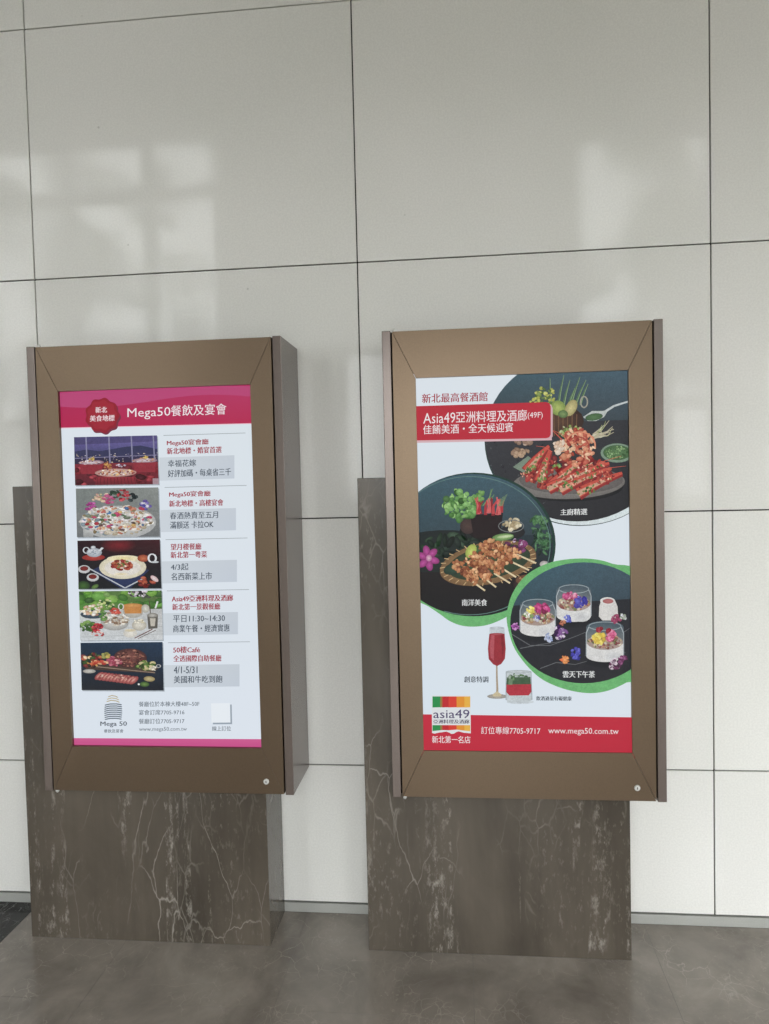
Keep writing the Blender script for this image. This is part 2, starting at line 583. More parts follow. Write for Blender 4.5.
def clip_poly(pts, clip):
    """Sutherland-Hodgman, pts = [(x, y, rgb)], clip = convex polygon (any winding)"""
    area = sum(clip[i][0] * clip[(i + 1) % len(clip)][1] - clip[(i + 1) % len(clip)][0] * clip[i][1] for i in range(len(clip)))
    sg = 1 if area > 0 else -1
    for i in range(len(clip)):
        a, b = clip[i], clip[(i + 1) % len(clip)]
        ins = lambda p: sg * ((b[0] - a[0]) * (p[1] - a[1]) - (b[1] - a[1]) * (p[0] - a[0]))
        out = []
        for k in range(len(pts)):
            p, q = pts[k], pts[(k + 1) % len(pts)]
            dp, dq = ins(p), ins(q)
            if dp >= 0: out.append(p)
            if (dp >= 0) != (dq >= 0):
                t = dp / (dp - dq)
                out.append((p[0] + t * (q[0] - p[0]), p[1] + t * (q[1] - p[1]), tuple(p[2][j] + t * (q[2][j] - p[2][j]) for j in range(3))))
        pts = out
        if len(pts) < 3: return []
    return pts


STEP = 0.000012


class Print:
    """layered flat ink on a screen; drawing coordinates are mapped to the screen plane by `to`"""
    level = 1

    def __init__(self, to, clip=None):
        self.to, self.clip = to, clip
        self.v, self.f, self.c = [], [], []

    def _put(self, pts, tess=False):
        if self.clip is not None: pts = clip_poly(pts, self.clip)
        if len(pts) < 3: return
        i = len(self.v)
        y = -STEP * Print.level
        for p in pts:
            q = self.to(p[0], p[1])
            self.v.append((q[0], y, q[1]))
            self.c.append(lin(p[2]))
        if len(pts) > 4 and tess:
            for tri in tessellate_polygon([[Vector((p[0], p[1], 0)) for p in pts]]):
                self.f.append(tuple(i + k for k in tri))
        else:
            self.f.append(tuple(range(i, i + len(pts))))

    def up(self):
        Print.level += 1
        return self

    def poly(self, pts, c):
        self.up()
        old = self.clip
        if old is None or len(pts) <= 4: self._put([(x, y, c) for x, y in pts], True)
        else:
            for tri in tessellate_polygon([[Vector((x, y, 0)) for x, y in pts]]):
                self._put([(pts[k][0], pts[k][1], c) for k in tri])

    def grad(self, pts, cols):
        self.up()
        n = len(pts)
        if n == 4:      # split finely so the blend is smooth
            N = 6
            for a in range(N):
                for b in range(N):
                    q = []
                    for (s, t) in ((a, b), (a + 1, b), (a + 1, b + 1), (a, b + 1)):
                        s /= N; t /= N
                        wts = ((1 - s) * (1 - t), s * (1 - t), s * t, (1 - s) * t)
                        q.append((sum(w_ * p[0] for w_, p in zip(wts, pts)), sum(w_ * p[1] for w_, p in zip(wts, pts)),
                                  tuple(sum(w_ * c[j] for w_, c in zip(wts, cols)) for j in range(3))))
                    self._put(q)

    def ell(self, x, y, rx, ry, c, rim=None, rot=0.0, n=14, hx=0.0, hy=0.0, up=True):
        """ellipse; with rim it blends from c at (hx, hy) to rim at the edge"""
        if up: self.up()
        ca, sa = math.cos(rot), math.sin(rot)
        P = []
        for k in range(n):
            a = 2 * math.pi * k / n
            px, py = rx * math.cos(a), ry * math.sin(a)
            P.append((x + ca * px - sa * py, y + sa * px + ca * py))
        if rim is None: self._put([(p[0], p[1], c) for p in P])
        else:
            o = (x + hx * rx, y + hy * ry, c)
            for k in range(n):
                p, q = P[k], P[(k + 1) % n]
                self._put([o, (p[0], p[1], rim), (q[0], q[1], rim)])

    def line(self, pts, w0, c, w1=None):
        self.up()
        w1 = w0 if w1 is None else w1
        n = len(pts)
        for i in range(n - 1):
            a, b = pts[i], pts[i + 1]
            dx, dy = b[0] - a[0], b[1] - a[1]
            L = math.hypot(dx, dy) or 1
            nx, ny = -dy / L, dx / L
            wa = (w0 + (w1 - w0) * i / (n - 1)) / 2
            wb = (w0 + (w1 - w0) * (i + 1) / (n - 1)) / 2
            self._put([(a[0] + nx * wa, a[1] + ny * wa, c), (b[0] + nx * wb, b[1] + ny * wb, c),
                       (b[0] - nx * wb, b[1] - ny * wb, c), (a[0] - nx * wa, a[1] - ny * wa, c)])

    def ring(self, x, y, rx, ry, w_, c, a0=0, a1=6.2832, n=40):
        self.line([(x + rx * math.cos(a0 + (a1 - a0) * k / n), y + ry * math.sin(a0 + (a1 - a0) * k / n)) for k in range(n + 1)], w_, c)

    def scatter(self, rnd, n, cx, cy, rx, ry, size, cols, asp=(0.5, 1.0), disc=True, shade=18):
        for k in range(n):
            if k % 5 == 0: self.up()
            r = math.sqrt(rnd.random())
            a = rnd.uniform(0, 6.283)
            px, py = (cx + rx * r * math.cos(a), cy + ry * r * math.sin(a)) if disc else (cx + rnd.uniform(-rx, rx), cy + rnd.uniform(-ry, ry))
            c = rnd.choice(cols)
            j = rnd.uniform(-shade, shade)
            c = tuple(v + j for v in c)
            s = size * rnd.uniform(0.6, 1.3)
            self.ell(px, py, s, s * rnd.uniform(*asp), tuple(v + 14 for v in c), tuple(v - 22 for v in c), rnd.uniform(0, 3.14), 8, -.2, -.3, up=False)

    def text(self, body, x0, x1, ymid, h, c, slope=0.0, bold=0.012):
        self.up()
        vs, fs = glyphs(body)
        cc = lin(c)
        for dx_ in ((-bold * 12, bold * 12) if bold > 0.002 else (0.0,)):   # struck twice = bolder
            self.strike(vs, fs, x0 + dx_, x1 + dx_, ymid, h, cc, slope)

    def line_of(self, parent, *args, **kw):
        """one line of print as a part of its own"""
        q = Print(self.to)
        q.text(*args, **kw)
        q.build('lettering', parent)

    def strike(self, vs, fs, x0, x1, ymid, h, cc, slope):
        self.up()
        i = len(self.v)
        y = -STEP * Print.level
        for u, v in vs:
            px = x0 + u * (x1 - x0)
            py = ymid + (u - 0.5) * (x1 - x0) * slope + h * (0.5 - v)
            q = self.to(px, py)
            self.v.append((q[0], y, q[1]))
            self.c.append(cc)
        self.f += [tuple(i + k for k in f) for f in fs]

    def build(self, name, parent, label=None):
        me = bpy.data.meshes.new(name)
        me.from_pydata(self.v, [], self.f)
        at = me.color_attributes.new('Col', 'FLOAT_COLOR', 'POINT')
        if name == 'photograph':        # photographs print a little duller than flat ink
            for i, c in enumerate(self.c):
                g = 0.3 * c[0] + 0.59 * c[1] + 0.11 * c[2]
                self.c[i] = tuple(g + 0.86 * (x - g) for x in c[:3]) + (1.0,)
        flat = [x for c in self.c for x in c]
        at.data.foreach_set('color', flat)
        o = add(name, me, M['photo' if name == 'photograph' else 'screen'], parent, (0, SCR_Y, 0))
        if label: o['label'] = label
        return o


def pixel_map(dx):
    """photograph measurement -> cabinet-local (x, z) on the screen plane"""
    def to(px, py):
        d = fw + RT * ((px - CX) / FPX) + UP * ((CY - py) / FPX)
        k = (SCR_Y - CAM.y) / d.y
        return (CAM.x + k * d.x - (C0 + dx), CAM.z + k * d.z - CZ)
    return to


def quad_map(to, tl, tr, br, bl):
    def f(u, v):
        wts = ((1 - u) * (1 - v), u * (1 - v), u * v, (1 - u) * v)
        q = (tl, tr, br, bl)
        return to(sum(a * p[0] for a, p in zip(wts, q)), sum(a * p[1] for a, p in zip(wts, q)))
    return f


UNIT = [(0, 0), (1, 0), (1, 1), (0, 1)]
WHITE = (223, 231, 239)

# ---- left display ----------------------------------------------------------
cabL, scrL = cabinet(0.0, 'bronze-framed display cabinet with pink header and five food photographs in a column', 'backlit menu screen with pink header')
TL_ = pixel_map(0.0)
LQ = [(60.2, 390.6), (253.2, 383.6), (264.2, 747.2), (72.6, 748.0)]      # visible screen corners
E_ = 4.0
LC = [(LQ[0][0] - E_, LQ[0][1] - E_), (LQ[1][0] + E_, LQ[1][1] - E_), (LQ[2][0] + E_, LQ[2][1] + E_), (LQ[3][0] - E_, LQ[3][1] + E_)]


def slopeL(y): return -0.036 + (y - 387) / 360 * 0.032


p = Print(TL_)
p.grad(LC, [WHITE, (221, 230, 236), (224, 232, 242), (222, 231, 241)])
p.build('background_sheet', scrL)

p = Print(TL_, LC)
p.grad([(50, 384), (262, 376), (262, 423.2), (50, 428.2)], [(168, 40, 90), (180, 60, 108), (182, 42, 82), (180, 34, 78)])
wave = [(50, 384)] + [(50 + 212 * k / 20, 404.5 - 7 * k / 20 * 1.0 + 4.5 * math.sin(k / 20 * 6.0 + 0.3)) for k in range(21)] + [(262, 376)]
p.poly(wave, (184, 70, 118))
wave2 = [(50, 384)] + [(50 + 212 * k / 20, 391.5 - 7.2 * k / 20 + 2.2 * math.sin(k / 20 * 5 + 2.2)) for k in range(21)] + [(262, 376)]
p.poly(wave2, (172, 44, 92))
p.line([(50, 428.4), (262, 423.4)], 0.8, (236, 196, 210))
p.build('header_band', scrL)
p = Print(TL_, LC)
p.grad([(60, 738.0), (270, 739.2), (270, 752), (60, 752)], [(208, 92, 146), (208, 90, 146), (196, 72, 132), (196, 72, 132)])
p.build('footer_band', scrL)

p = Print(TL_)
scal = lambda cx, cy, r, k0=0.0: [(cx + (r + 0.9 * math.cos(9 * a + k0)) * math.cos(a), cy + (r * 1.02 + 0.9 * math.cos(9 * a + k0)) * math.sin(a)) for a in [2 * math.pi * k / 72 for k in range(72)]]
p.poly(scal(103.6, 417.2, 16.6), (120, 46, 66))
p.poly(scal(102.2, 415.3, 16.6), (146, 28, 44))
p.poly(scal(102.0, 415.0, 14.2, 0.5), (158, 36, 52))
p.text('新北', 95.5, 107, 409.8, 6.0, (240, 222, 226), -0.03)
p.text('美食地標', 90, 114.5, 418.2, 6.2, (240, 222, 226), -0.03)
p.build('seal', scrL, 'dark red wax seal emblem')

p = Print(TL_)
p.line_of(scrL, 'Mega50', 127.4, 170.5, 413.4, 11.6, (240, 232, 236), -0.035, 0.0)
p.line_of(scrL, '餐飲及宴會', 171, 226.5, 409.8, 11.0, (240, 232, 236), -0.035, 0.004)
rowsL = [
    (434.2, 'Mega50宴會廳', 167, 208.5, 442.6, '新北地標・婚宴首選', 167, 221.5, 450.3, (159.4, 456.4, 234.4, 479.6), '幸福花嫁', 168, 196, 463.2, '好評加碼・每桌省三千', 168, 231, 472.6),
    (486.4, 'Mega50宴會廳', 169.3, 210.5, 494.2, '新北地標・高樓宴會', 169.3, 223.3, 503.0, (160.6, 509.0, 236, 531.2), '春酒熱賣至五月', 170, 218, 515.2, '滿額送 卡拉OK', 170.2, 213.5, 524.6),
    (538.8, '望月樓餐廳', 170.8, 201.3, 546.6, '新北第一粵菜', 170.8, 207, 554.6, (161.6, 560.6, 237, 582.6), '4/3起', 171, 188.5, 566.8, '名西新菜上市', 171.4, 212, 576.2),
    (590.2, 'Asia49亞洲料理及酒廊', 172, 233, 598.2, '新北第一景觀餐廳', 172.4, 220.2, 606.6, (163, 612.6, 238, 634.8), '平日11:30~14:30', 173.2, 225, 618.4, '商業午餐・經濟實惠', 173.2, 229.6, 628.2),
    (642.2, '50樓Café', 173.4, 200, 649.6, '全透國際自助餐廳', 173.6, 221.4, 658.2, (164, 664.6, 239.6, 686.8), '4/1-5/31', 174, 197.5, 669.8, '美國和牛吃到飽', 174, 222.4, 679.2),
]
RED, INK = (158, 34, 52), (62, 74, 88)
for k, (ly, a, a0, a1, ay, b, b0, b1, by, bx, c, c0, c1, cy_, d, d0, d1, dy_) in enumerate(rowsL):
    s = slopeL(ay)
    x0, y0, x1, y1 = bx
    hs = s * (x1 - x0) / 2
    p = Print(TL_)
    p.grad([(x0, y0 - hs), (x1, y0 + hs), (x1, y1 + hs), (x0, y1 - hs)], [(206, 214, 221), (199, 207, 216), (197, 206, 217), (207, 215, 223)])
    p.build('text_panel', scrL)
    p = Print(TL_)
    p.line([(x0 + 4, ly - s * 40), (x0 + 86, ly + s * 40)], 0.55, (150, 158, 162))
    p.build('rule', scrL)
    p = Print(TL_)
    p.line_of(scrL, a, a0, a1, ay, 6.6, RED, s, 0.016)
    p.line_of(scrL, b, b0, b1, by, 6.6, RED, s, 0.016)
    p.line_of(scrL, c, c0, c1, cy_, 7.0, INK, s, 0.008)
    p.line_of(scrL, d, d0, d1, dy_, 7.4, INK, s, 0.010)
AD = (92, 102, 112)
p.line_of(scrL, '餐廳位於本棟大樓48F~50F', 139, 199.5, 703.8, 5.2, AD, -0.008, 0.004)
p.line_of(scrL, '宴會訂席7705-9716', 139, 184.5, 712.2, 5.2, AD, -0.008, 0.004)
p.line_of(scrL, '餐廳訂位7705-9717', 139, 184.5, 721.0, 5.2, AD, -0.008, 0.004)
p.line_of(scrL, 'www.mega50.com.tw', 139.2, 187, 729.4, 5.0, AD, -0.006, 0.0)
p.line_of(scrL, '線上訂位', 212.2, 231, 728.4, 4.8, AD, -0.006, 0.004)
p = Print(TL_)
p.poly([(212.6, 704.6), (231.8, 704.4), (232.2, 724.0), (213.0, 724.2)], (150, 162, 174))
p.poly([(211.2, 703.2), (230.2, 703.0), (230.6, 722.4), (211.6, 722.6)], (234, 240, 246))
p.build('blank_card', scrL)

p = Print(TL_)
for k, (yy, ww, cc) in enumerate([(696.2, 4.8, (176, 158, 110)), (698.6, 5.8, (186, 168, 118)), (701.0, 6.4, (176, 158, 110))]):
    p.line([(113.2 - ww, yy + 0.6), (113.2 - ww * .3, yy - 0.8), (113.2 + ww * .5, yy - 0.2), (113.2 + ww, yy + 1.2)], 0.8, cc)
for k in range(8):
    yy = 704.2 + 2.05 * k
    ww = 8.4 + 0.5 * math.sin(k * 0.5)
    p.line([(113.4 - ww, yy + 0.9), (113.4 - ww * 0.4, yy - 0.3), (113.4 + ww * .4, yy - 0.4), (113.4 + ww, yy + 0.5)], 1.05, (84, 98, 112))
p.text('Mega 50', 100.6, 127.0, 724.2, 5.8, (62, 72, 84), -0.006, 0.01)
p.text('餐飲及宴會', 104.2, 123.6, 730.8, 3.6, (84, 94, 104), -0.006, 0.004)
p.build('logo', scrL, 'small striped tower logo with name below')

PQ = [((74.2, 437.2), (157.2, 435.4), (159.0, 484.2), (75.4, 485.4)),
      ((76.2, 488.6), (158.6, 487.4), (160.2, 536.6), (77.4, 537.2)),
      ((78.0, 540.6), (160.4, 539.4), (162.0, 588.2), (79.2, 589.0)),
      ((79.6, 591.2), (162.2, 590.2), (163.4, 639.6), (81.0, 640.2)),
      ((81.4, 642.4), (163.2, 641.6), (164.4, 690.0), (82.6, 689.6))]


def photo(k):
    q = PQ[k]
    sh = Print(TL_)
    sh.poly([(x + 0.9, y + 1.1) for x, y in q], (168, 178, 188))
    pr = Print(quad_map(TL_, *q), UNIT)
    pr.sh = sh
    return pr


def finish(pr, label):
    # the drop shadow printed around the photograph belongs to the same print
    i = len(pr.v)
    n = len(pr.sh.v)
    pr.v = pr.v + pr.sh.v
    pr.c = pr.c + pr.sh.c
    pr.f = pr.f + [tuple(i + a for a in f) for f in pr.sh.f]
    pr.build('photograph', scrL, label)


rnd = random.Random(7)
# 1 banquet hall at dusk
a = photo(0)
a.grad(UNIT, [(74, 68, 118), (82, 74, 132), (84, 66, 112), (72, 58, 100)])
a.grad([(0, .16), (1, .12), (1, .34), (0, .34)], [(92, 84, 146), (104, 94, 156), (76, 76, 130), (74, 72, 122)])
a.poly([(0, .30), (.15, .26), (.3, .30), (.5, .25), (.62, .22), (.8, .20), (1, .28), (1, .5), (0, .5)], (52, 54, 92))
a.grad([(0, .42), (1, .42), (1, .66), (0, .66)], [(46, 42, 78), (48, 44, 80), (40, 28, 50), (44, 28, 48)])
a.scatter(rnd, 90, .5, .48, .5, .13, .010, [(190, 180, 190), (120, 112, 150), (210, 190, 160), (60, 54, 90)], (.5, 1), False)
for x in (.145, .42, .69, .955): a.line([(x, 0), (x + .005, .62)], .016, (136, 134, 168))
a.line([(0, .44), (1, .40)], .016, (126, 120, 156))
a.grad([(0, .56), (1, .54), (1, 1), (0, 1)], [(132, 32, 48), (140, 34, 50), (104, 20, 38), (88, 20, 36)])
a.scatter(rnd, 60, .5, .80, .5, .18, .045, [(150, 34, 52), (112, 20, 38), (84, 16, 32), (170, 50, 64)], (.6, 1.4), False)
for cx_, cy_ in ((.2, .53), (.84, .51)):
    a.ell(cx_, cy_, .155, .05, (214, 200, 206), (150, 110, 128))
    a.scatter(rnd, 26, cx_, cy_, .14, .05, .014, [(236, 226, 226), (120, 70, 90), (206, 150, 110)])
    a.scatter(rnd, 10, cx_ + .01, cy_ - .07, .03, .035, .014, [(226, 196, 90), (206, 168, 74)])
    a.poly([(cx_ - .14, cy_ + .04), (cx_ + .14, cy_ + .04), (cx_ + .12, cy_ + .24), (cx_ - .12, cy_ + .24)], (150, 32, 50))
a.ell(.49, .75, .25, .085, (232, 214, 204), (186, 132, 124), n=22)
a.scatter(rnd, 70, .49, .74, .22, .065, .016, [(246, 236, 226), (204, 120, 60), (160, 60, 44), (236, 190, 120), (120, 60, 60)])
a.scatter(rnd, 22, .40, .60, .045, .075, .016, [(226, 176, 84), (206, 148, 70), (190, 120, 60)])
a.scatter(rnd, 14, .56, .60, .06, .03, .014, [(200, 190, 204), (120, 110, 150)])
a.grad([(.26, .84), (.72, .84), (.74, 1), (.24, 1)], [(152, 30, 48), (156, 32, 50), (112, 18, 36), (110, 18, 36)])
for k in range(12): a.line([(.27 + k * .04, .85), (.265 + k * .042, 1)], .008, (98, 14, 30))
a.poly([(.93, .88), (1, .88), (1, 1), (.93, 1)], (170, 140, 150))
finish(a, 'banquet hall at dusk with red round tables')
# 2 buffet of flowers and cakes
a = photo(1)
a.grad(UNIT, [(122, 130, 126), (138, 144, 140), (108, 112, 112), (116, 122, 124)])
a.grad([(0, .5), (1, .5), (1, 1), (0, 1)], [(128, 132, 130), (132, 136, 134), (112, 116, 118), (110, 114, 116)])
a.ell(.5, .70, .46, .34, (206, 206, 202), (176, 178, 178), n=30)
for cx_, cy_, s, cc in ((.28, .16, .10, [(206, 150, 136), (170, 170, 110), (222, 190, 160)]), (.40, .22, .07, [(190, 60, 120), (206, 100, 150)]),
                        (.47, .12, .06, [(40, 60, 48), (60, 84, 64)]), (.57, .15, .085, [(176, 40, 52), (206, 70, 84), (150, 30, 44)]),
                        (.68, .20, .06, [(40, 50, 52), (70, 80, 80)]), (.17, .36, .07, [(170, 50, 140), (200, 90, 170)]), (.82, .36, .075, [(70, 72, 160), (206, 200, 220), (110, 90, 170)])):
    a.scatter(rnd, 20, cx_, cy_, s, s * 1.3, .026, cc, (.6, 1))
a.scatter(rnd, 300, .49, .66, .43, .30, .036, [(226, 222, 212), (206, 196, 176), (190, 176, 150), (240, 238, 232), (196, 120, 90), (130, 150, 160), (150, 130, 90), (110, 120, 100), (216, 206, 210)], (.35, 1))
a.scatter(rnd, 60, .49, .62, .42, .28, .03, [(180, 40, 60), (60, 110, 160), (214, 170, 90), (200, 60, 110), (70, 120, 70), (236, 226, 206), (90, 60, 60)], (.4, 1))
for cx_, cy_ in ((.31, .48), (.68, .54), (.5, .70), (.3, .84), (.7, .84), (.42, .42)):
    a.ell(cx_, cy_, .085, .05, (238, 236, 230), (196, 192, 186))
    a.scatter(rnd, 10, cx_, cy_ - .01, .06, .035, .018, [(222, 178, 130), (206, 150, 110), (190, 90, 80)])
a.grad([(.08, .84), (.2, .88), (.2, 1), (.08, 1)], [(190, 192, 190)] * 2 + [(150, 152, 152)] * 2)
finish(a, 'buffet table crowded with cakes and flowers')
# 3 plated dish with tea
a = photo(2)
a.grad(UNIT, [(40, 14, 22), (66, 16, 24), (18, 20, 24), (22, 26, 30)])
a.ell(.5, .1, .22, .16, (128, 18, 30), (52, 15, 22), n=20)
a.grad([(0, .32), (1, .32), (1, 1), (0, 1)], [(30, 20, 26), (38, 20, 26), (22, 28, 32), (20, 24, 28)])
a.poly([(.16, .62), (.30, .50), (.86, .62), (.62, 1.0), (.52, 1.0)], (36, 50, 92))
a.line([(.14, .58), (.56, .985), (.80, .78)], .020, (190, 196, 204))
a.ell(.19, .35, .14, .065, (190, 56, 40), (150, 36, 30))
a.ell(.20, .25, .095, .095, (224, 228, 232), (150, 160, 172), hx=-.2, hy=-.3)
a.ell(.19, .14, .03, .03, (226, 230, 232), (170, 178, 186))
a.ring(.105, .20, .035, .06, .016, (206, 212, 218))
a.line([(.26, .22), (.305, .15)], .03, (214, 220, 224))
a.scatter(rnd, 10, .2, .25, .06, .06, .014, [(110, 130, 150), (160, 172, 184)])
a.ell(.54, .56, .285, .24, (238, 232, 218), (214, 206, 176), n=26)
a.ell(.55, .38, .2, .07, (232, 214, 140), (236, 226, 190))
a.ell(.54, .57, .22, .165, (236, 230, 222), (222, 216, 206), n=24)
a.scatter(rnd, 70, .53, .51, .125, .095, .036, [(164, 60, 34), (190, 84, 48), (128, 40, 26), (206, 120, 84), (150, 30, 30)], (.4, .9))
a.scatter(rnd, 14, .53, .50, .11, .08, .02, [(240, 210, 190), (110, 130, 60)])
a.ell(.52, .70, .09, .03, (226, 210, 160), (234, 224, 200))
a.ell(.79, .38, .07, .075, (206, 110, 60), (150, 60, 30))
a.ring(.90, .38, .045, .085, .024, (222, 226, 230))
a.ell(.93, .46, .05, .02, (200, 206, 210))
for cx_, cy_ in ((.075, .59), (.175, .76)):
    a.ell(cx_, cy_, .075, .085, (226, 226, 226), (186, 188, 190))
    a.ell(cx_, cy_ - .015, .05, .05, (136, 36, 30), (110, 26, 24))
a.ell(.06, .93, .08, .1, (66, 110, 40), (34, 60, 28))
a.ell(.2, .95, .035, .06, (110, 150, 60), (60, 90, 40), rot=.6)
a.scatter(rnd, 18, .82, .86, .085, .10, .034, [(176, 70, 44), (130, 40, 30), (200, 100, 64)])
a.ell(.92, .80, .035, .075, (236, 222, 220), (206, 170, 172), rot=-.5)
finish(a, 'plated dish on white scalloped plate with tea set')
# 4 garden table
a = photo(3)
a.grad([(0, 0), (1, 0), (1, .45), (0, .45)], [(74, 120, 44), (96, 118, 66), (70, 104, 40), (84, 150, 46)])
a.scatter(rnd, 46, .5, .18, .5, .2, .075, [(96, 160, 50), (70, 124, 40), (124, 176, 62), (56, 96, 40), (110, 150, 70)], (.7, 1.2), False)
a.grad([(0, .40), (1, .37), (1, 1), (0, 1)], [(196, 200, 198), (190, 192, 192), (206, 210, 212), (202, 208, 212)])
for y in (.62, .78, .93): a.line([(0, y), (1, y - .05)], .008, (168, 172, 174))
a.ell(.16, .47, .15, .09, (70, 90, 108), (52, 66, 80))
a.scatter(rnd, 60, .16, .39, .14, .10, .026, [(226, 214, 190), (236, 230, 220), (206, 160, 130), (214, 196, 110)])
a.scatter(rnd, 26, .32, .26, .10, .12, .022, [(200, 214, 130), (226, 220, 190), (120, 160, 70), (90, 140, 60)])
a.ell(.42, .66, .17, .14, (214, 212, 206), (160, 160, 156), n=20)
a.scatter(rnd, 90, .43, .56, .155, .14, .026, [(226, 220, 206), (206, 196, 176), (170, 150, 126), (240, 236, 228), (150, 120, 96)])
a.scatter(rnd, 20, .43, .42, .055, .06, .024, [(196, 60, 48), (222, 96, 74)])
a.scatter(rnd, 24, .285, .50, .045, .10, .024, [(74, 124, 52), (110, 154, 70)])
a.scatter(rnd, 40, .10, .72, .10, .10, .03, [(96, 140, 60), (130, 170, 80), (64, 104, 44)])
a.scatter(rnd, 40, .21, .74, .06, .08, .024, [(176, 28, 44), (206, 48, 60), (130, 24, 40)])
a.scatter(rnd, 18, .22, .86, .09, .05, .018, [(206, 70, 70), (176, 60, 60), (230, 200, 190)])
a.ell(.65, .42, .125, .13, (206, 202, 190), (170, 166, 156))
a.poly([(.53, .30), (.76, .29), (.75, .46), (.55, .46)], (200, 130, 44))
a.ell(.645, .30, .12, .045, (222, 160, 70), (190, 122, 48), n=18)
a.ring(.505, .32, .03, .06, .014, (214, 212, 206))
a.ell(.80, .36, .05, .085, (220, 218, 206), (170, 166, 150))
a.ell(.72, .70, .09, .11, (226, 222, 208), (180, 174, 158), n=16)
a.scatter(rnd, 14, .72, .62, .07, .035, .02, [(236, 230, 210), (206, 196, 160)])
a.scatter(rnd, 16, .66, .06, .06, .06, .02, [(226, 216, 226), (90, 70, 90)])
a.scatter(rnd, 26, .78, .08, .12, .08, .024, [(54, 50, 54), (226, 214, 226), (80, 84, 70)])
a.line([(.85, .2), (.86, .5)], .012, (84, 70, 56))
a.line([(.95, .22), (.92, .36)], .022, (226, 228, 226))
a.poly([(.82, .50), (.95, .49), (.94, .76), (.83, .78)], (96, 92, 84))
a.ell(.885, .50, .066, .05, (196, 194, 186), (120, 116, 108))
a.poly([(.85, .56), (.92, .56), (.91, .72), (.86, .72)], (196, 190, 176))
a.ell(.61, .86, .085, .09, (236, 232, 220), (206, 202, 192), n=16)
a.ell(.61, .80, .07, .03, (206, 190, 150), (216, 206, 180))
a.line([(.66, .96), (.88, .78)], .016, (110, 60, 50))
a.line([(.70, .97), (.92, .80)], .010, (90, 60, 50))
finish(a, 'bright outdoor table of salads and soups')
# 5 roast beef board
a = photo(4)
a.grad(UNIT, [(24, 48, 72), (30, 56, 84), (20, 26, 36), (26, 32, 40)])
a.grad([(0, .5), (1, .5), (1, 1), (0, 1)], [(24, 40, 58), (26, 44, 64), (26, 30, 40), (30, 34, 42)])
a.poly([(.02, .44), (.95, .54), (.86, .64), (.06, .56)], (76, 56, 46))
a.line([(.03, .475), (.90, .635)], .018, (150, 126, 106))
a.ell(.60, .33, .205, .20, (128, 76, 66), (74, 40, 38), rot=.1, n=26, hx=-.1, hy=-.3)
a.scatter(rnd, 150, .60, .33, .19, .17, .018, [(146, 90, 76), (96, 54, 48), (170, 112, 92), (70, 36, 34), (120, 60, 56)])
a.scatter(rnd, 40, .41, .40, .09, .09, .028, [(176, 70, 96), (206, 110, 130), (150, 44, 70), (214, 150, 150)])
a.scatter(rnd, 60, .13, .36, .13, .15, .032, [(206, 160, 70), (120, 40, 40), (60, 90, 40), (226, 200, 160), (170, 50, 44), (40, 40, 34), (190, 90, 50)])
a.scatter(rnd, 14, .30, .26, .05, .06, .03, [(196, 170, 70), (150, 150, 70)])
a.scatter(rnd, 30, .22, .42, .10, .05, .026, [(196, 60, 40), (222, 110, 60), (236, 190, 140)])
a.scatter(rnd, 36, .79, .48, .11, .085, .034, [(84, 120, 44), (120, 150, 60), (210, 196, 140), (60, 84, 36)])
a.scatter(rnd, 12, .87, .54, .05, .05, .022, [(236, 226, 206), (200, 190, 170)])
a.ring(.945, .495, .025, .03, .012, (190, 190, 186))
a.ell(.10, .60, .08, .045, (214, 210, 200), (150, 146, 140))
for k in range(11):
    t_ = k / 10
    a.ell(.22 + .42 * t_, .70 + .09 * t_, .042, .095, (206, 120, 110), (150, 60, 60), rot=.5, n=12)
    a.ell(.215 + .42 * t_, .695 + .09 * t_, .018, .06, (226, 176, 160), (190, 96, 92), rot=.5, n=10)
a.scatter(rnd, 40, .42, .72, .24, .06, .014, [(226, 196, 180), (130, 50, 50), (200, 140, 120)])
a.ell(.83, .76, .07, .055, (206, 190, 130), (150, 130, 80), rot=.2)
a.ell(.77, .87, .06, .055, (110, 150, 60), (50, 80, 36))
a.ell(.70, .87, .012, .02, (240, 240, 236))
finish(a, 'roast beef carved on a board against dark blue')

# ---- right display ---------------------------------------------------------
cabR, scrR = cabinet(1.2, 'bronze-framed display cabinet with three round food photographs and red banner', 'backlit restaurant advertisement screen with red banners')
TR_ = pixel_map(1.2)
RQ = [(415.0, 378.0), (627.6, 370.0), (632.2, 753.2), (423.4, 750.8)]
RC = [(RQ[0][0] - E_, RQ[0][1] - E_), (RQ[1][0] + E_, RQ[1][1] - E_), (RQ[2][0] + E_, RQ[2][1] + E_), (RQ[3][0] - E_, RQ[3][1] + E_)]
Print.level = 1
p = Print(TR_)
p.grad(RC, [(221, 229, 236), (222, 230, 236), (222, 231, 240), (218, 230, 240)])
p.build('background_sheet', scrR)


def circ(cx, cy, rx, ry, n=56): return [(cx + rx * math.cos(2 * math.pi * k / n), cy + ry * math.sin(2 * math.pi * k / n)) for k in range(n)]


def lens(cx, cy, rx, ry):
    """a round photograph trimmed by the screen's edge"""
    q = clip_poly([(x, y, (0, 0, 0)) for x, y in circ(cx, cy, rx, ry)], RC)
    return [(x, y) for x, y, _ in q]


def smooth(P, n=5):
    out = []
    N = len(P)
    for i in range(N):
        a0, a1, a2, a3 = P[i - 1], P[i], P[(i + 1) % N], P[(i + 2) % N]
        for k in range(n):
            t = k / n
            out.append(tuple(0.5 * (2 * a1[j] + (a2[j] - a0[j]) * t + (2 * a0[j] - 5 * a1[j] + 4 * a2[j] - a3[j]) * t * t + (3 * a1[j] - a0[j] - 3 * a2[j] + a3[j]) * t ** 3) for j in (0, 1)))
    return out


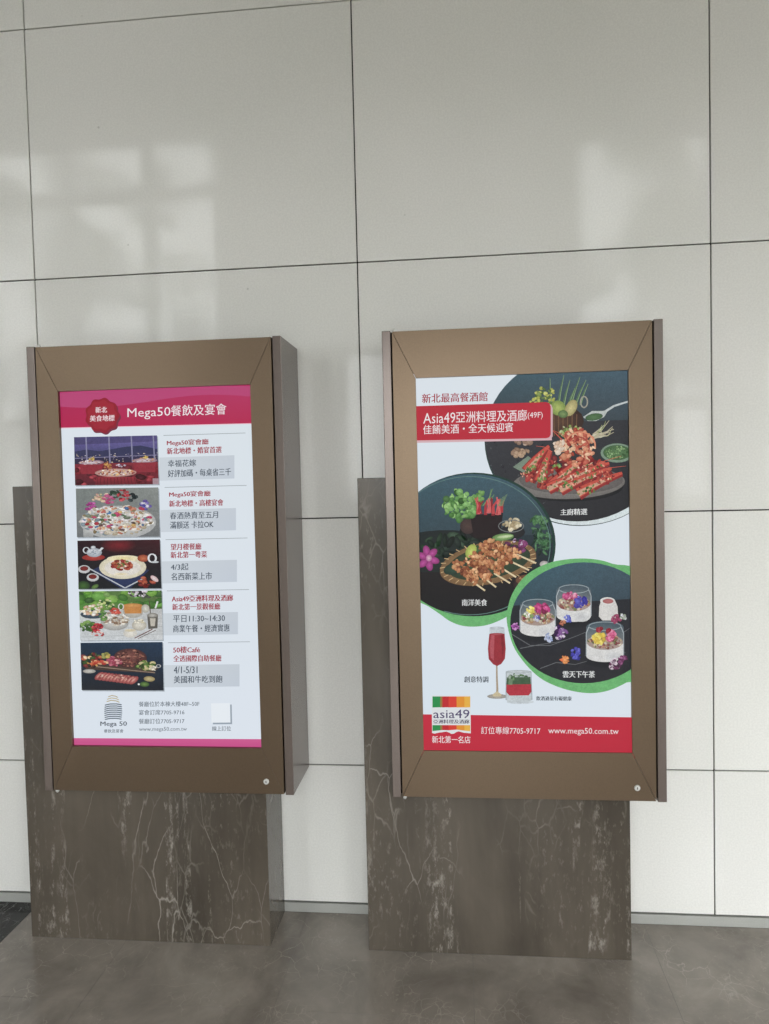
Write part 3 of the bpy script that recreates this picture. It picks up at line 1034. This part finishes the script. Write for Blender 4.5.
# chef's selection: prawns
rnd = random.Random(21)
c1 = lens(577, 438, 92, 83.5)
o = Print(TR_, RC)
o.poly(circ(580, 440, 95.5, 86), (38, 66, 62))
o.poly(circ(580.6, 440, 94.6, 85.2), (214, 226, 228))
o.clip = c1
a = o
a.grad([(480, 350), (680, 350), (680, 525), (480, 525)], [(62, 92, 104), (66, 92, 108), (34, 34, 38), (40, 40, 44)])
a.grad([(480, 350), (680, 350), (680, 425), (480, 425)], [(66, 104, 118), (78, 106, 124), (62, 74, 82), (54, 66, 72)])
a.grad([(480, 425), (680, 418), (680, 525), (480, 525)], [(58, 60, 66), (50, 52, 56), (36, 36, 40), (42, 42, 46)])
a.scatter(rnd, 120, 520, 470, 50, 40, 1.3, [(76, 78, 82), (44, 44, 50), (64, 66, 70)], (.4, 1))
# herbs and basket
a.ell(560, 421, 24, 16, (92, 62, 44), (56, 38, 30))
for k in range(9): a.line([(540 + k * 4.6, 414), (541 + k * 4.4, 436)], .9, (120, 86, 58))
for x0, y0, x1, y1 in ((552, 410, 550, 378), (558, 408, 564, 375), (563, 408, 570, 380), (570, 408, 580, 377), (575, 406, 586, 380), (567, 410, 575, 388), (580, 405, 588, 384)):
    a.line([(x0, y0), ((x0 + x1) / 2 - .8, (y0 + y1) / 2), (x1, y1)], 3.2, (84, 116, 78), .7)
    a.line([(x0 + .5, y0), ((x0 + x1) / 2, (y0 + y1) / 2), (x1, y1)], .9, (134, 162, 116), .3)
a.scatter(rnd, 70, 543, 399, 13, 13, 1.9, [(176, 182, 70), (200, 200, 90), (120, 140, 60), (84, 110, 54)])
a.ell(558, 408, 8, 7.5, (176, 190, 90), (120, 146, 60), rot=.5)
a.ell(571, 408, 5.5, 9, (206, 196, 130), (160, 150, 90), rot=.5)
a.ell(563, 414, 5, 4, (130, 160, 90), (80, 110, 60))
a.ring(584, 402, 3.4, 5.5, 1.4, (160, 156, 140))
# spoon
a.poly([(583, 417), (592, 411), (603, 411), (609, 409), (604, 417), (596, 421), (588, 421)], (186, 194, 190))
a.ell(594, 417, 9, 3.6, (84, 124, 76), (64, 98, 60), rot=-.15)
a.line([(606, 411), (614, 406), (630, 401)], 2.4, (196, 204, 204), 1.6)
# radish sprouts
for k in range(16):
    x0, y0 = rnd.uniform(590, 600), rnd.uniform(432, 440)
    a.line([(x0, y0), (x0 + rnd.uniform(4, 10), y0 - rnd.uniform(0, 6)), (x0 + rnd.uniform(8, 20), y0 - rnd.uniform(2, 13))], 1.3, rnd.choice([(206, 206, 176), (160, 170, 110), (190, 180, 150)]), .5)
a.scatter(rnd, 40, 572, 432, 12, 7, 1.9, [(150, 170, 90), (196, 200, 150), (120, 146, 70)])
# bowl of herbs
a.ell(617, 453, 16.5, 9.6, (150, 176, 150), (120, 146, 124), n=24)
a.ell(617, 452.6, 14, 7.6, (88, 128, 78), (64, 100, 58), n=24)
a.scatter(rnd, 60, 617, 452.6, 12.5, 6.4, 1.1, [(110, 150, 90), (140, 176, 116), (60, 94, 52)])
# plate
a.ell(568, 487, 55, 14.5, (62, 60, 62), (24, 24, 26), n=30)
a.ell(569, 483, 56, 16, (150, 146, 138), (112, 108, 104), rot=-.03, n=34)
a.ell(571, 480, 52, 14, (126, 120, 114), (98, 92, 90), n=30)
a.poly([(513, 467), (528, 456), (536, 462), (524, 473)], (120, 140, 120))
a.scatter(rnd, 14, 521, 453, 9, 4, 3.0, [(190, 160, 130), (170, 136, 106), (150, 120, 96)])
a.scatter(rnd, 10, 524, 441, 8, 3, 3.2, [(196, 170, 150), (150, 120, 100)])


def prawn(x0, y0, x1, y1, wd, bend):
    n = 8
    wd *= 1.35
    mx, my = (x0 + x1) / 2 + bend * (y1 - y0) * .2, (y0 + y1) / 2 - bend * (x1 - x0) * .2
    P = [((1 - t) ** 2 * x0 + 2 * t * (1 - t) * mx + t * t * x1, (1 - t) ** 2 * y0 + 2 * t * (1 - t) * my + t * t * y1) for t in [k / n for k in range(n + 1)]]
    a.line(P, wd, (150, 34, 34), wd * .35)
    a.line([(x, y - wd * .08) for x, y in P], wd * .72, (204, 72, 52), wd * .2)
    a.line([(x, y) for x, y in P[:6]], wd * .42, (206, 160, 130), wd * .16)
    a.up()
    for k, (x, y) in enumerate(P[:-2]):
        a.ell(x + rnd.uniform(-1, 1), y + rnd.uniform(-1, 1), wd * .13, wd * .08, (110, 130, 60), rot=rnd.random() * 3, n=6, up=False)
        a.ell(x + rnd.uniform(-2, 2), y + rnd.uniform(-2, 2), wd * .10, wd * .05, (236, 150, 120), rot=rnd.random() * 3, n=6, up=False)


a.scatter(rnd, 150, 568, 473, 46, 16, 4.0, [(150, 32, 34), (176, 46, 40), (120, 26, 30), (196, 84, 60)], (.4, .8))
prawn(527, 472, 549, 447, 10, .3)
prawn(540, 482, 550, 452, 11, .2)
prawn(552, 487, 588, 456, 11, .25)
prawn(548, 489, 609, 464, 9, .2)
prawn(560, 490, 607, 470, 9.5, .15)
prawn(578, 494, 622, 474, 10, .25)
a.scatter(rnd, 170, 568, 474, 48, 15, 1.6, [(226, 150, 120), (150, 40, 36), (120, 30, 30), (206, 96, 70), (236, 196, 166), (96, 120, 60), (176, 60, 48)], (.3, .8))
a.scatter(rnd, 120, 577, 447, 17, 18, 3.2, [(206, 110, 76), (226, 150, 110), (190, 80, 56), (236, 190, 150), (170, 60, 46)], (.4, .8))
a.ring(580, 446, 15, 14, 1.6, (226, 140, 100), 3.6, 6.4)
a.ring(578, 448, 11, 11, 1.4, (176, 60, 46), 3.4, 6.6)
a.scatter(rnd, 20, 560, 447, 6, 6, 2.6, [(236, 216, 196), (226, 190, 160)])
for x0, y0, x1, y1 in ((570, 442, 552, 430), (588, 470, 621, 456), (590, 474, 626, 466), (552, 452, 536, 446), (562, 440, 546, 428)):
    a.line([(x0, y0), ((x0 + x1) / 2, (y0 + y1) / 2 - 2), (x1, y1)], 1.1, (206, 80, 60), .3)
for cx_, cy_ in ((531, 468), (541, 478), (567, 485), (590, 490), (556, 467)):
    a.scatter(rnd, 12, cx_, cy_, 4.6, 3.2, 1.3, [(96, 136, 60), (130, 166, 80), (70, 104, 48)])
a.text('主廚精選', 560.4, 587, 511.8, 6.4, (230, 232, 232), -0.02, 0.012)
a.build('photograph', scrR, 'round photograph of red grilled prawns')

# south-sea dish: satay
rnd = random.Random(5)
o = Print(TR_, RC)
green = [(414, 588)] + [(414 + 3, 600), (428, 606), (440, 614), (450, 621), (462, 625.5), (476, 626.4), (490, 624), (506, 617), (518, 608), (534, 594), (548, 572), (500, 545), (430, 548)]
o.poly(smooth(green), (98, 184, 104))
c2 = lens(472, 545, 81, 71)
o.poly(circ(474, 544.4, 81.6, 71.8), (24, 60, 50))
a = o
a.clip = c2
a.grad([(390, 470), (560, 470), (560, 620), (390, 620)], [(46, 78, 90), (52, 80, 92), (18, 18, 20), (18, 18, 20)])
a.grad([(390, 470), (560, 470), (560, 535), (390, 535)], [(56, 94, 108), (66, 98, 112), (48, 64, 72), (50, 74, 84)])
a.ell(446, 560, 70, 30, (30, 44, 40), (26, 34, 34), n=30)
a.grad([(390, 572), (560, 572), (560, 620), (390, 620)], [(30, 24, 24), (30, 26, 26), (20, 18, 20), (18, 18, 20)])
a.scatter(rnd, 36, 455, 545, 34, 12, 6, [(30, 52, 38), (24, 40, 32), (40, 66, 44)], (.3, .6))
# pot of chillies and coriander
a.ell(483, 527, 17, 13, (38, 22, 22), (22, 16, 18))
a.ell(468, 526, 8, 8, (84, 62, 56), (60, 44, 42))
a.poly([(470, 515), (503, 513), (500, 536), (474, 538)], (34, 20, 22))
a.scatter(rnd, 110, 461, 505, 17, 15, 2.9, [(88, 146, 66), (120, 176, 90), (64, 110, 50), (146, 196, 110)], (.5, 1))
a.scatter(rnd, 20, 478, 497, 6, 7, 2.6, [(96, 150, 70), (130, 180, 96)])
for k in range(7): a.line([(rnd.uniform(480, 490), 506), (rnd.uniform(484, 500), rnd.uniform(486, 498))], .8, (110, 150, 90), .4)
for k in range(18):
    x0 = rnd.uniform(477, 502)
    a.line([(x0, 514 + rnd.uniform(-2, 2)), (x0 + rnd.uniform(-2, 2), 506), (x0 + rnd.uniform(-4, 4), 499 + rnd.uniform(-2, 3))], 3.2, rnd.choice([(176, 34, 44), (200, 56, 60), (140, 24, 36), (214, 90, 90)]), 1.2)
for k in range(5): a.line([(498 + k, 506), (501 + k * 1.5, 498 - k)], .7, (120, 150, 100), .4)
# bowl with garlic
a.ell(512, 532, 13, 7, (44, 42, 44), (30, 30, 32))
a.scatter(rnd, 20, 512, 524, 9, 5, 2.8, [(206, 190, 150), (180, 160, 120), (226, 214, 180)])
a.ring(511, 526, 12.5, 6, .8, (120, 124, 124))
# bamboo-leaf bundle
a.scatter(rnd, 60, 541, 538, 9, 18, 3.6, [(40, 80, 52), (64, 110, 70), (30, 60, 44), (80, 130, 84)], (.2, .5))
a.scatter(rnd, 20, 539, 520, 8, 4, 3, [(84, 134, 84), (60, 104, 64)], (.3, .6))
# orchid
for k in range(6):
    an = k * 1.047 + .3
    a.ell(428 + 6 * math.cos(an), 558 + 7 * math.sin(an), 6, 3.6, (196, 70, 160), (140, 36, 110), rot=an, n=12)
a.ell(429, 558, 3, 3.4, (226, 190, 200), (190, 100, 160))
# wicker tray
a.ell(488, 563, 49, 21, (170, 134, 84), (124, 92, 54), rot=-.2, n=34)
for k in range(30):
    an = k * .2094
    a.line([(488 + 49 * .98 * math.cos(an - .2), 563 - 0 + 21 * math.sin(an) - 9.5 * math.cos(an)), (488 + 43 * math.cos(an - .2), 563 + 18 * math.sin(an) - 8 * math.cos(an))], .8, (206, 172, 116))
a.ell(489, 562, 42, 16.5, (60, 84, 50), (44, 60, 40), rot=-.2, n=30)
a.ell(455, 568, 12, 6, (52, 84, 62), (34, 56, 44), rot=-.3)
a.ell(481, 549, 16, 5, (70, 104, 54), (44, 70, 40), rot=-.35)
a.ell(503, 537, 11, 3.6, (150, 186, 110), (90, 134, 66), rot=-.1)
a.ell(505, 536.4, 8, 1.6, (206, 222, 176), (160, 190, 120), rot=-.1)
a.ell(471, 551, 5, 7.5, (206, 220, 90), (150, 170, 56), rot=.5)
a.scatter(rnd, 30, 516, 546, 10, 7, 2.8, [(120, 40, 96), (150, 70, 130), (90, 30, 70), (206, 180, 206)], (.4, .8))
# satay sticks, then the meat on them
for x0, y0, x1, y1 in ((468, 578, 485, 590.5), (482, 576, 496, 587), (494, 573, 510, 583), (500, 567, 516, 577), (510, 561, 529, 570), (516, 554, 536, 563)):
    a.line([(x0, y0), (x1, y1)], 1.7, (226, 206, 160))
meat = [(190, 120, 70), (206, 140, 86), (160, 92, 50), (222, 166, 110), (140, 76, 42)]
for x0, y0, x1, y1 in ((458, 566, 474, 580), (470, 561, 488, 578), (478, 556, 500, 570), (484, 549, 506, 563), (490, 545, 517, 556)):
    for t in range(7):
        a.scatter(rnd, 12, x0 + (x1 - x0) * t / 6, y0 + (y1 - y0) * t / 6 - 1, 5.2, 4.4, 2.3, meat, (.5, .9), shade=24)
# dip
a.ell(529, 584, 16, 9.5, (70, 46, 42), (46, 30, 30), n=22)
a.ell(530, 580, 14.5, 6, (140, 90, 56), (104, 66, 44), n=22)
a.scatter(rnd, 40, 530, 580, 13, 5, 1.2, [(190, 130, 80), (120, 70, 40), (206, 160, 100)])
a.ell(544, 564, 4.6, 3.4, (226, 222, 214), (160, 150, 150))
a.clip = RC
a.ring(470, 545.5, 80, 69, .8, (92, 128, 124), -2.4, 1.9)
a.text('南洋美食', 462, 487, 602.2, 6.6, (230, 232, 232), -0.005, 0.012)
a.build('photograph', scrR, 'round photograph of satay skewers on a wicker tray')

# afternoon tea: puddings with flowers
rnd = random.Random(9)
o = Print(TR_, RC)
gpts = [(506.8, 622), (508, 606), (514, 590), (526, 575), (545, 564), (566, 559.2), (590, 558.6), (612, 563.5), (640, 578), (640, 672), (626, 682), (608, 690), (590, 692.6), (570, 690), (552, 684), (538, 676), (524, 662), (513, 645)]
o.poly(smooth(gpts), (98, 184, 104))
c3 = lens(583.5, 622.4, 73.4, 60.4)
a = o
a.clip = c3
a.grad([(500, 560), (640, 560), (640, 690), (500, 690)], [(44, 80, 96), (56, 78, 92), (34, 34, 40), (32, 32, 38)])
a.grad([(500, 560), (640, 560), (640, 608), (500, 612)], [(54, 96, 112), (66, 90, 104), (54, 72, 84), (48, 76, 88)])
a.grad([(500, 606), (640, 598), (640, 690), (500, 690)], [(32, 36, 44), (36, 38, 44), (38, 38, 44), (34, 34, 40)])
for pts in ([(512, 634), (530, 645), (550, 645), (570, 638), (590, 630), (612, 628)], [(520, 648), (540, 644), (562, 641), (580, 634)], [(540, 668), (556, 662), (575, 664), (596, 658), (625, 652)], [(600, 640), (620, 634), (632, 626)]):
    a.line(pts, .8, (104, 106, 110), .4)


def pudding(cx, cy, wd, hh, cols):
    """glass with a flat white base; cy is the top rim"""
    n = 20
    y1, y2 = cy + hh * .52, cy + hh
    a.ell(cx, cy + 2, wd, 6, (84, 100, 110), (70, 88, 98), n=22)
    a.ell(cx, cy + hh + 1.5, wd * 1.02, 5.5, (18, 20, 24), (30, 32, 38), n=22)
    a.grad([(cx - wd, cy + 2), (cx + wd, cy + 2), (cx + wd, y1), (cx - wd, y1)], [(88, 104, 112), (84, 98, 106), (120, 126, 128), (130, 136, 138)])
    a.poly([(cx - wd, y1)] + [(cx - wd * math.cos(math.pi * k / n), y2 - 5 + 6 * math.sin(math.pi * k / n)) for k in range(n + 1)] + [(cx + wd, y1)], (218, 218, 216))
    a.ell(cx + wd * .45, y2 - 4, wd * .5, 5, (200, 202, 204), (216, 217, 216))
    a.ell(cx, y1 - 1.5, wd * .97, 7.6, (156, 120, 110), (170, 150, 140), n=24)
    a.scatter(rnd, 90, cx, y1 - 2, wd * .9, 6.6, 1.6, cols, (.5, 1))
    a.ring(cx, cy + 1.2, wd * .86, 4.2, .8, (150, 164, 170))
    a.line([(cx - wd * .86, cy + 2), (cx - wd * 1.0, cy + 8), (cx - wd, y2 - 5)], .9, (170, 180, 186))
    a.line([(cx + wd * .86, cy + 2), (cx + wd * 1.0, cy + 8), (cx + wd, y2 - 5)], .9, (160, 170, 176))


mixc = [(206, 190, 150), (176, 120, 96), (150, 90, 80), (226, 214, 190), (120, 130, 80), (190, 150, 110), (140, 60, 70)]
pudding(573.5, 587.5, 17.2, 33, mixc)
a.scatter(rnd, 26, 571, 596, 9, 3.5, 2.2, [(190, 40, 110), (220, 90, 150), (230, 150, 180)])
a.scatter(rnd, 30, 580, 602, 6, 5, 2.4, [(86, 84, 190), (110, 110, 214), (70, 60, 160)])
pudding(537.5, 602, 17.6, 33, mixc)
a.scatter(rnd, 30, 541, 608, 7, 4.5, 2.4, [(190, 40, 120), (210, 70, 140), (150, 30, 90)])
a.scatter(rnd, 14, 531, 610, 4, 3.4, 1.9, [(236, 216, 70), (246, 230, 110)])
a.scatter(rnd, 10, 536, 618, 3, 2.2, 1.6, [(110, 110, 200), (220, 220, 236)])
a.scatter(rnd, 12, 527, 615, 5, 3, 1.6, [(236, 236, 226), (130, 160, 90)])
pudding(604.5, 624.5, 18.6, 36, mixc)
a.scatter(rnd, 40, 599, 638, 6.6, 5.4, 2.2, [(236, 206, 40), (246, 222, 84), (220, 186, 30)])
a.scatter(rnd, 26, 610, 635, 5, 5, 2.2, [(222, 90, 140), (236, 130, 170)])
a.scatter(rnd, 12, 603, 629, 8, 2, 2.2, [(190, 60, 80), (160, 40, 60)])
# cream jug
a.poly([(601, 599), (614, 599), (617, 606), (617.6, 616), (613, 620), (602, 620), (598.4, 616), (598.8, 606)], (216, 214, 210))
a.ell(607, 600.4, 7.4, 3.6, (206, 204, 200), (226, 224, 220), n=16)
a.ell(607.6, 600.8, 5.4, 2.5, (190, 110, 110), (170, 96, 96), n=16)
# loose flowers
for cx_, cy_, s, cc in ((515.5, 626, 4.6, [(170, 80, 170), (206, 140, 206), (130, 40, 130)]), (559.5, 632, 8.5, [(96, 50, 120), (220, 206, 226), (70, 30, 90), (140, 90, 160)]),
                        (548.5, 637, 5.2, [(190, 200, 226), (150, 166, 206)]), (567.5, 618, 4.6, [(80, 90, 190), (110, 120, 214)]), (562.5, 622, 3.4, [(206, 130, 90), (190, 110, 80)]),
                        (576, 653, 6.6, [(70, 66, 176), (96, 96, 206), (54, 50, 150)]), (564.5, 659, 4.8, [(236, 110, 40), (240, 150, 70)]),
                        (615.5, 619, 5.6, [(150, 50, 90), (180, 80, 120)]), (623, 616, 4.0, [(226, 226, 236), (160, 170, 150)]), (614, 664, 7, [(100, 36, 80), (220, 200, 214), (70, 24, 60)]), (622, 659, 5.4, [(110, 40, 90), (150, 80, 130)])):
    a.scatter(rnd, 22, cx_, cy_, s * .8, s * .75, s * .32, cc, (.5, 1))
a.text('雲天下午茶', 562.4, 594.4, 673.6, 6.8, (232, 234, 234), 0.004, 0.014)
a.build('photograph', scrR, 'round photograph of three white puddings with flowers')

# drinks cut-out
a = Print(TR_)
a.ell(497, 695.6, 10, 2.4, (190, 180, 160), (150, 146, 140), n=18)
a.line([(496.6, 665), (496.8, 678), (497.2, 688), (497, 694)], 1.5, (176, 156, 130), 2.4)
a.poly([(492.5, 693.6), (497, 690.5), (501.5, 693.6), (501, 695.6), (493, 695.6)], (206, 190, 150))
a.poly([(489.4, 627.4), (504.2, 627.2), (505.2, 638), (504.6, 634), (489.2, 634)], (196, 206, 212))
a.poly([(489.2, 633.6), (504.4, 633.2), (505.6, 648), (504.8, 658), (501, 663.4), (497, 665.4), (493, 663.6), (488.6, 658.4), (487.8, 648)], (160, 28, 44))
a.poly([(490.8, 634.4), (494.4, 634.2), (493.6, 660), (490.4, 656.5), (489.6, 647)], (186, 74, 86))
a.poly([(500.6, 634.4), (503.2, 634.2), (504.2, 647), (502.4, 658)], (136, 18, 34))
a.ell(496.8, 627.4, 7.4, 1.3, (214, 222, 228), (170, 180, 188), n=16)
a.ell(496.8, 633.6, 7.4, 1.2, (200, 90, 100), (150, 30, 44), n=16)
a.ell(520, 701.0, 13.6, 2.2, (184, 192, 198), (206, 216, 222), n=18)
a.poly([(505.6, 671), (531, 670.6), (532, 699), (528, 701), (509, 701.2), (505.4, 699)], (196, 206, 210))
a.poly([(506.6, 676.6), (530.2, 676.2), (530.8, 685.4), (506.2, 685.6)], (64, 96, 64))
a.poly([(506.2, 683.8), (530.9, 683.4), (531.2, 691), (528.4, 694.6), (509.4, 694.8), (506.0, 691.2)], (186, 30, 52))
a.poly([(508.6, 677), (512.6, 677), (512.2, 684), (508.2, 684)], (110, 140, 104))
a.scatter(random.Random(3), 16, 518, 675.6, 9, 2.2, 2.2, [(60, 96, 56), (96, 134, 84), (150, 170, 150)], (.3, .6))
a.ell(518.3, 671, 12.7, 1.7, (206, 214, 218), (166, 178, 182), n=18)
a.line([(506, 671), (505.8, 699)], .7, (150, 162, 168))
a.line([(530.8, 671), (531.8, 699)], .7, (150, 162, 168))
a.build('photograph', scrR, 'red flute and layered tumbler drinks')

# red banners
a = Print(TR_, RC)
bn = [(405, 406.8), (545.5, 402.4), (549, 403.4), (550.4, 407), (550.4, 434.6), (549, 437.4), (546, 438.4), (405, 440.8)]
a.poly([(x + 2, y + 1.6) for x, y in bn], (206, 170, 176))
a.poly([(405, 440.6), (551.5, 438.6), (551.5, 440.4), (405, 443.2)], (214, 176, 182))
a.poly(bn, (184, 42, 58))
a.build('banner', scrR, 'red banner with rounded corners')
a = Print(TR_, RC)
a.grad([(405, 713.2), (645, 716.6), (645, 765), (405, 765)], [(196, 40, 62), (190, 38, 58), (184, 34, 56), (192, 36, 58)])
a.build('footer_band', scrR, 'red footer band')

a = Print(TR_)
WT = (238, 230, 232)
a.line_of(scrR, '新北最高餐酒館', 422.2, 487.4, 397.8, 9.2, (162, 42, 58), -0.033, 0.014)
a.line_of(scrR, 'Asia49', 423.4, 455.4, 418.2, 10.4, WT, -0.03, -0.004)
a.line_of(scrR, '亞洲料理及酒廊', 456, 526.6, 416.4, 11.4, WT, -0.03, 0.004)
a.line_of(scrR, '(49F)', 527.4, 542.4, 416.0, 7.4, WT, -0.03, -0.004)
a.line_of(scrR, '佳餚美酒・全天候迎賓', 423.4, 513, 428.6, 9.4, WT, -0.028, 0.006)
a.line_of(scrR, '創意特調', 464.2, 488.2, 678.6, 6.2, (52, 62, 72), 0.002, 0.012)
a.line_of(scrR, '飲酒過量有礙健康', 536, 571.2, 697.6, 4.4, (66, 76, 84), 0.006, 0.012)
a.line_of(scrR, '訂位專線7705-9717', 481, 540, 729.6, 7.4, WT, 0.010, 0.0)
a.line_of(scrR, 'www.mega50.com.tw', 548, 618, 730.8, 7.6, WT, 0.012, -0.004)
a.line_of(scrR, '新北第一名店', 432.2, 470.4, 738.6, 7.2, WT, 0.006, 0.004)

a = Print(TR_)
wav = lambda y, k: y + 1.0 * math.sin(k * 1.9) + .5 * math.sin(k * 3.1 + 1)
a.poly([(431.8, 694.6), (470.4, 694.4), (470.8, wav(731.6, 8))] + [(470.8 - 38.6 * k / 16, wav(731.6, 8 - k / 2)) for k in range(1, 17)], (222, 226, 228))
for x0, x1, c in ((432.6, 440.4, (40, 140, 74)), (440.4, 442.4, (150, 120, 60)), (442.4, 448.6, (190, 40, 44)), (448.6, 456.6, (214, 62, 48)), (456.6, 464.4, (224, 146, 48)), (464.4, 470.2, (230, 176, 70))):
    a.poly([(x0, 695.6), (x1, 695.6), (x1, 706.4), (x0, 706.6)], c)
    a.poly([(x0, 724.2), (x1, 724.2), (x1, wav(729.4, (x1 - 432) / 4.8)), (x0, wav(729.4, (x0 - 432) / 4.8))], c)
a.text('asia49', 433.4, 469.4, 713.0, 8.6, (76, 66, 104), 0.0, 0.004)
a.text('亞洲料理及酒廊', 433.4, 469.2, 720.6, 4.2, (84, 78, 96), 0.0, 0.012)
a.build('logo', scrR, 'striped green, red and orange logo card')
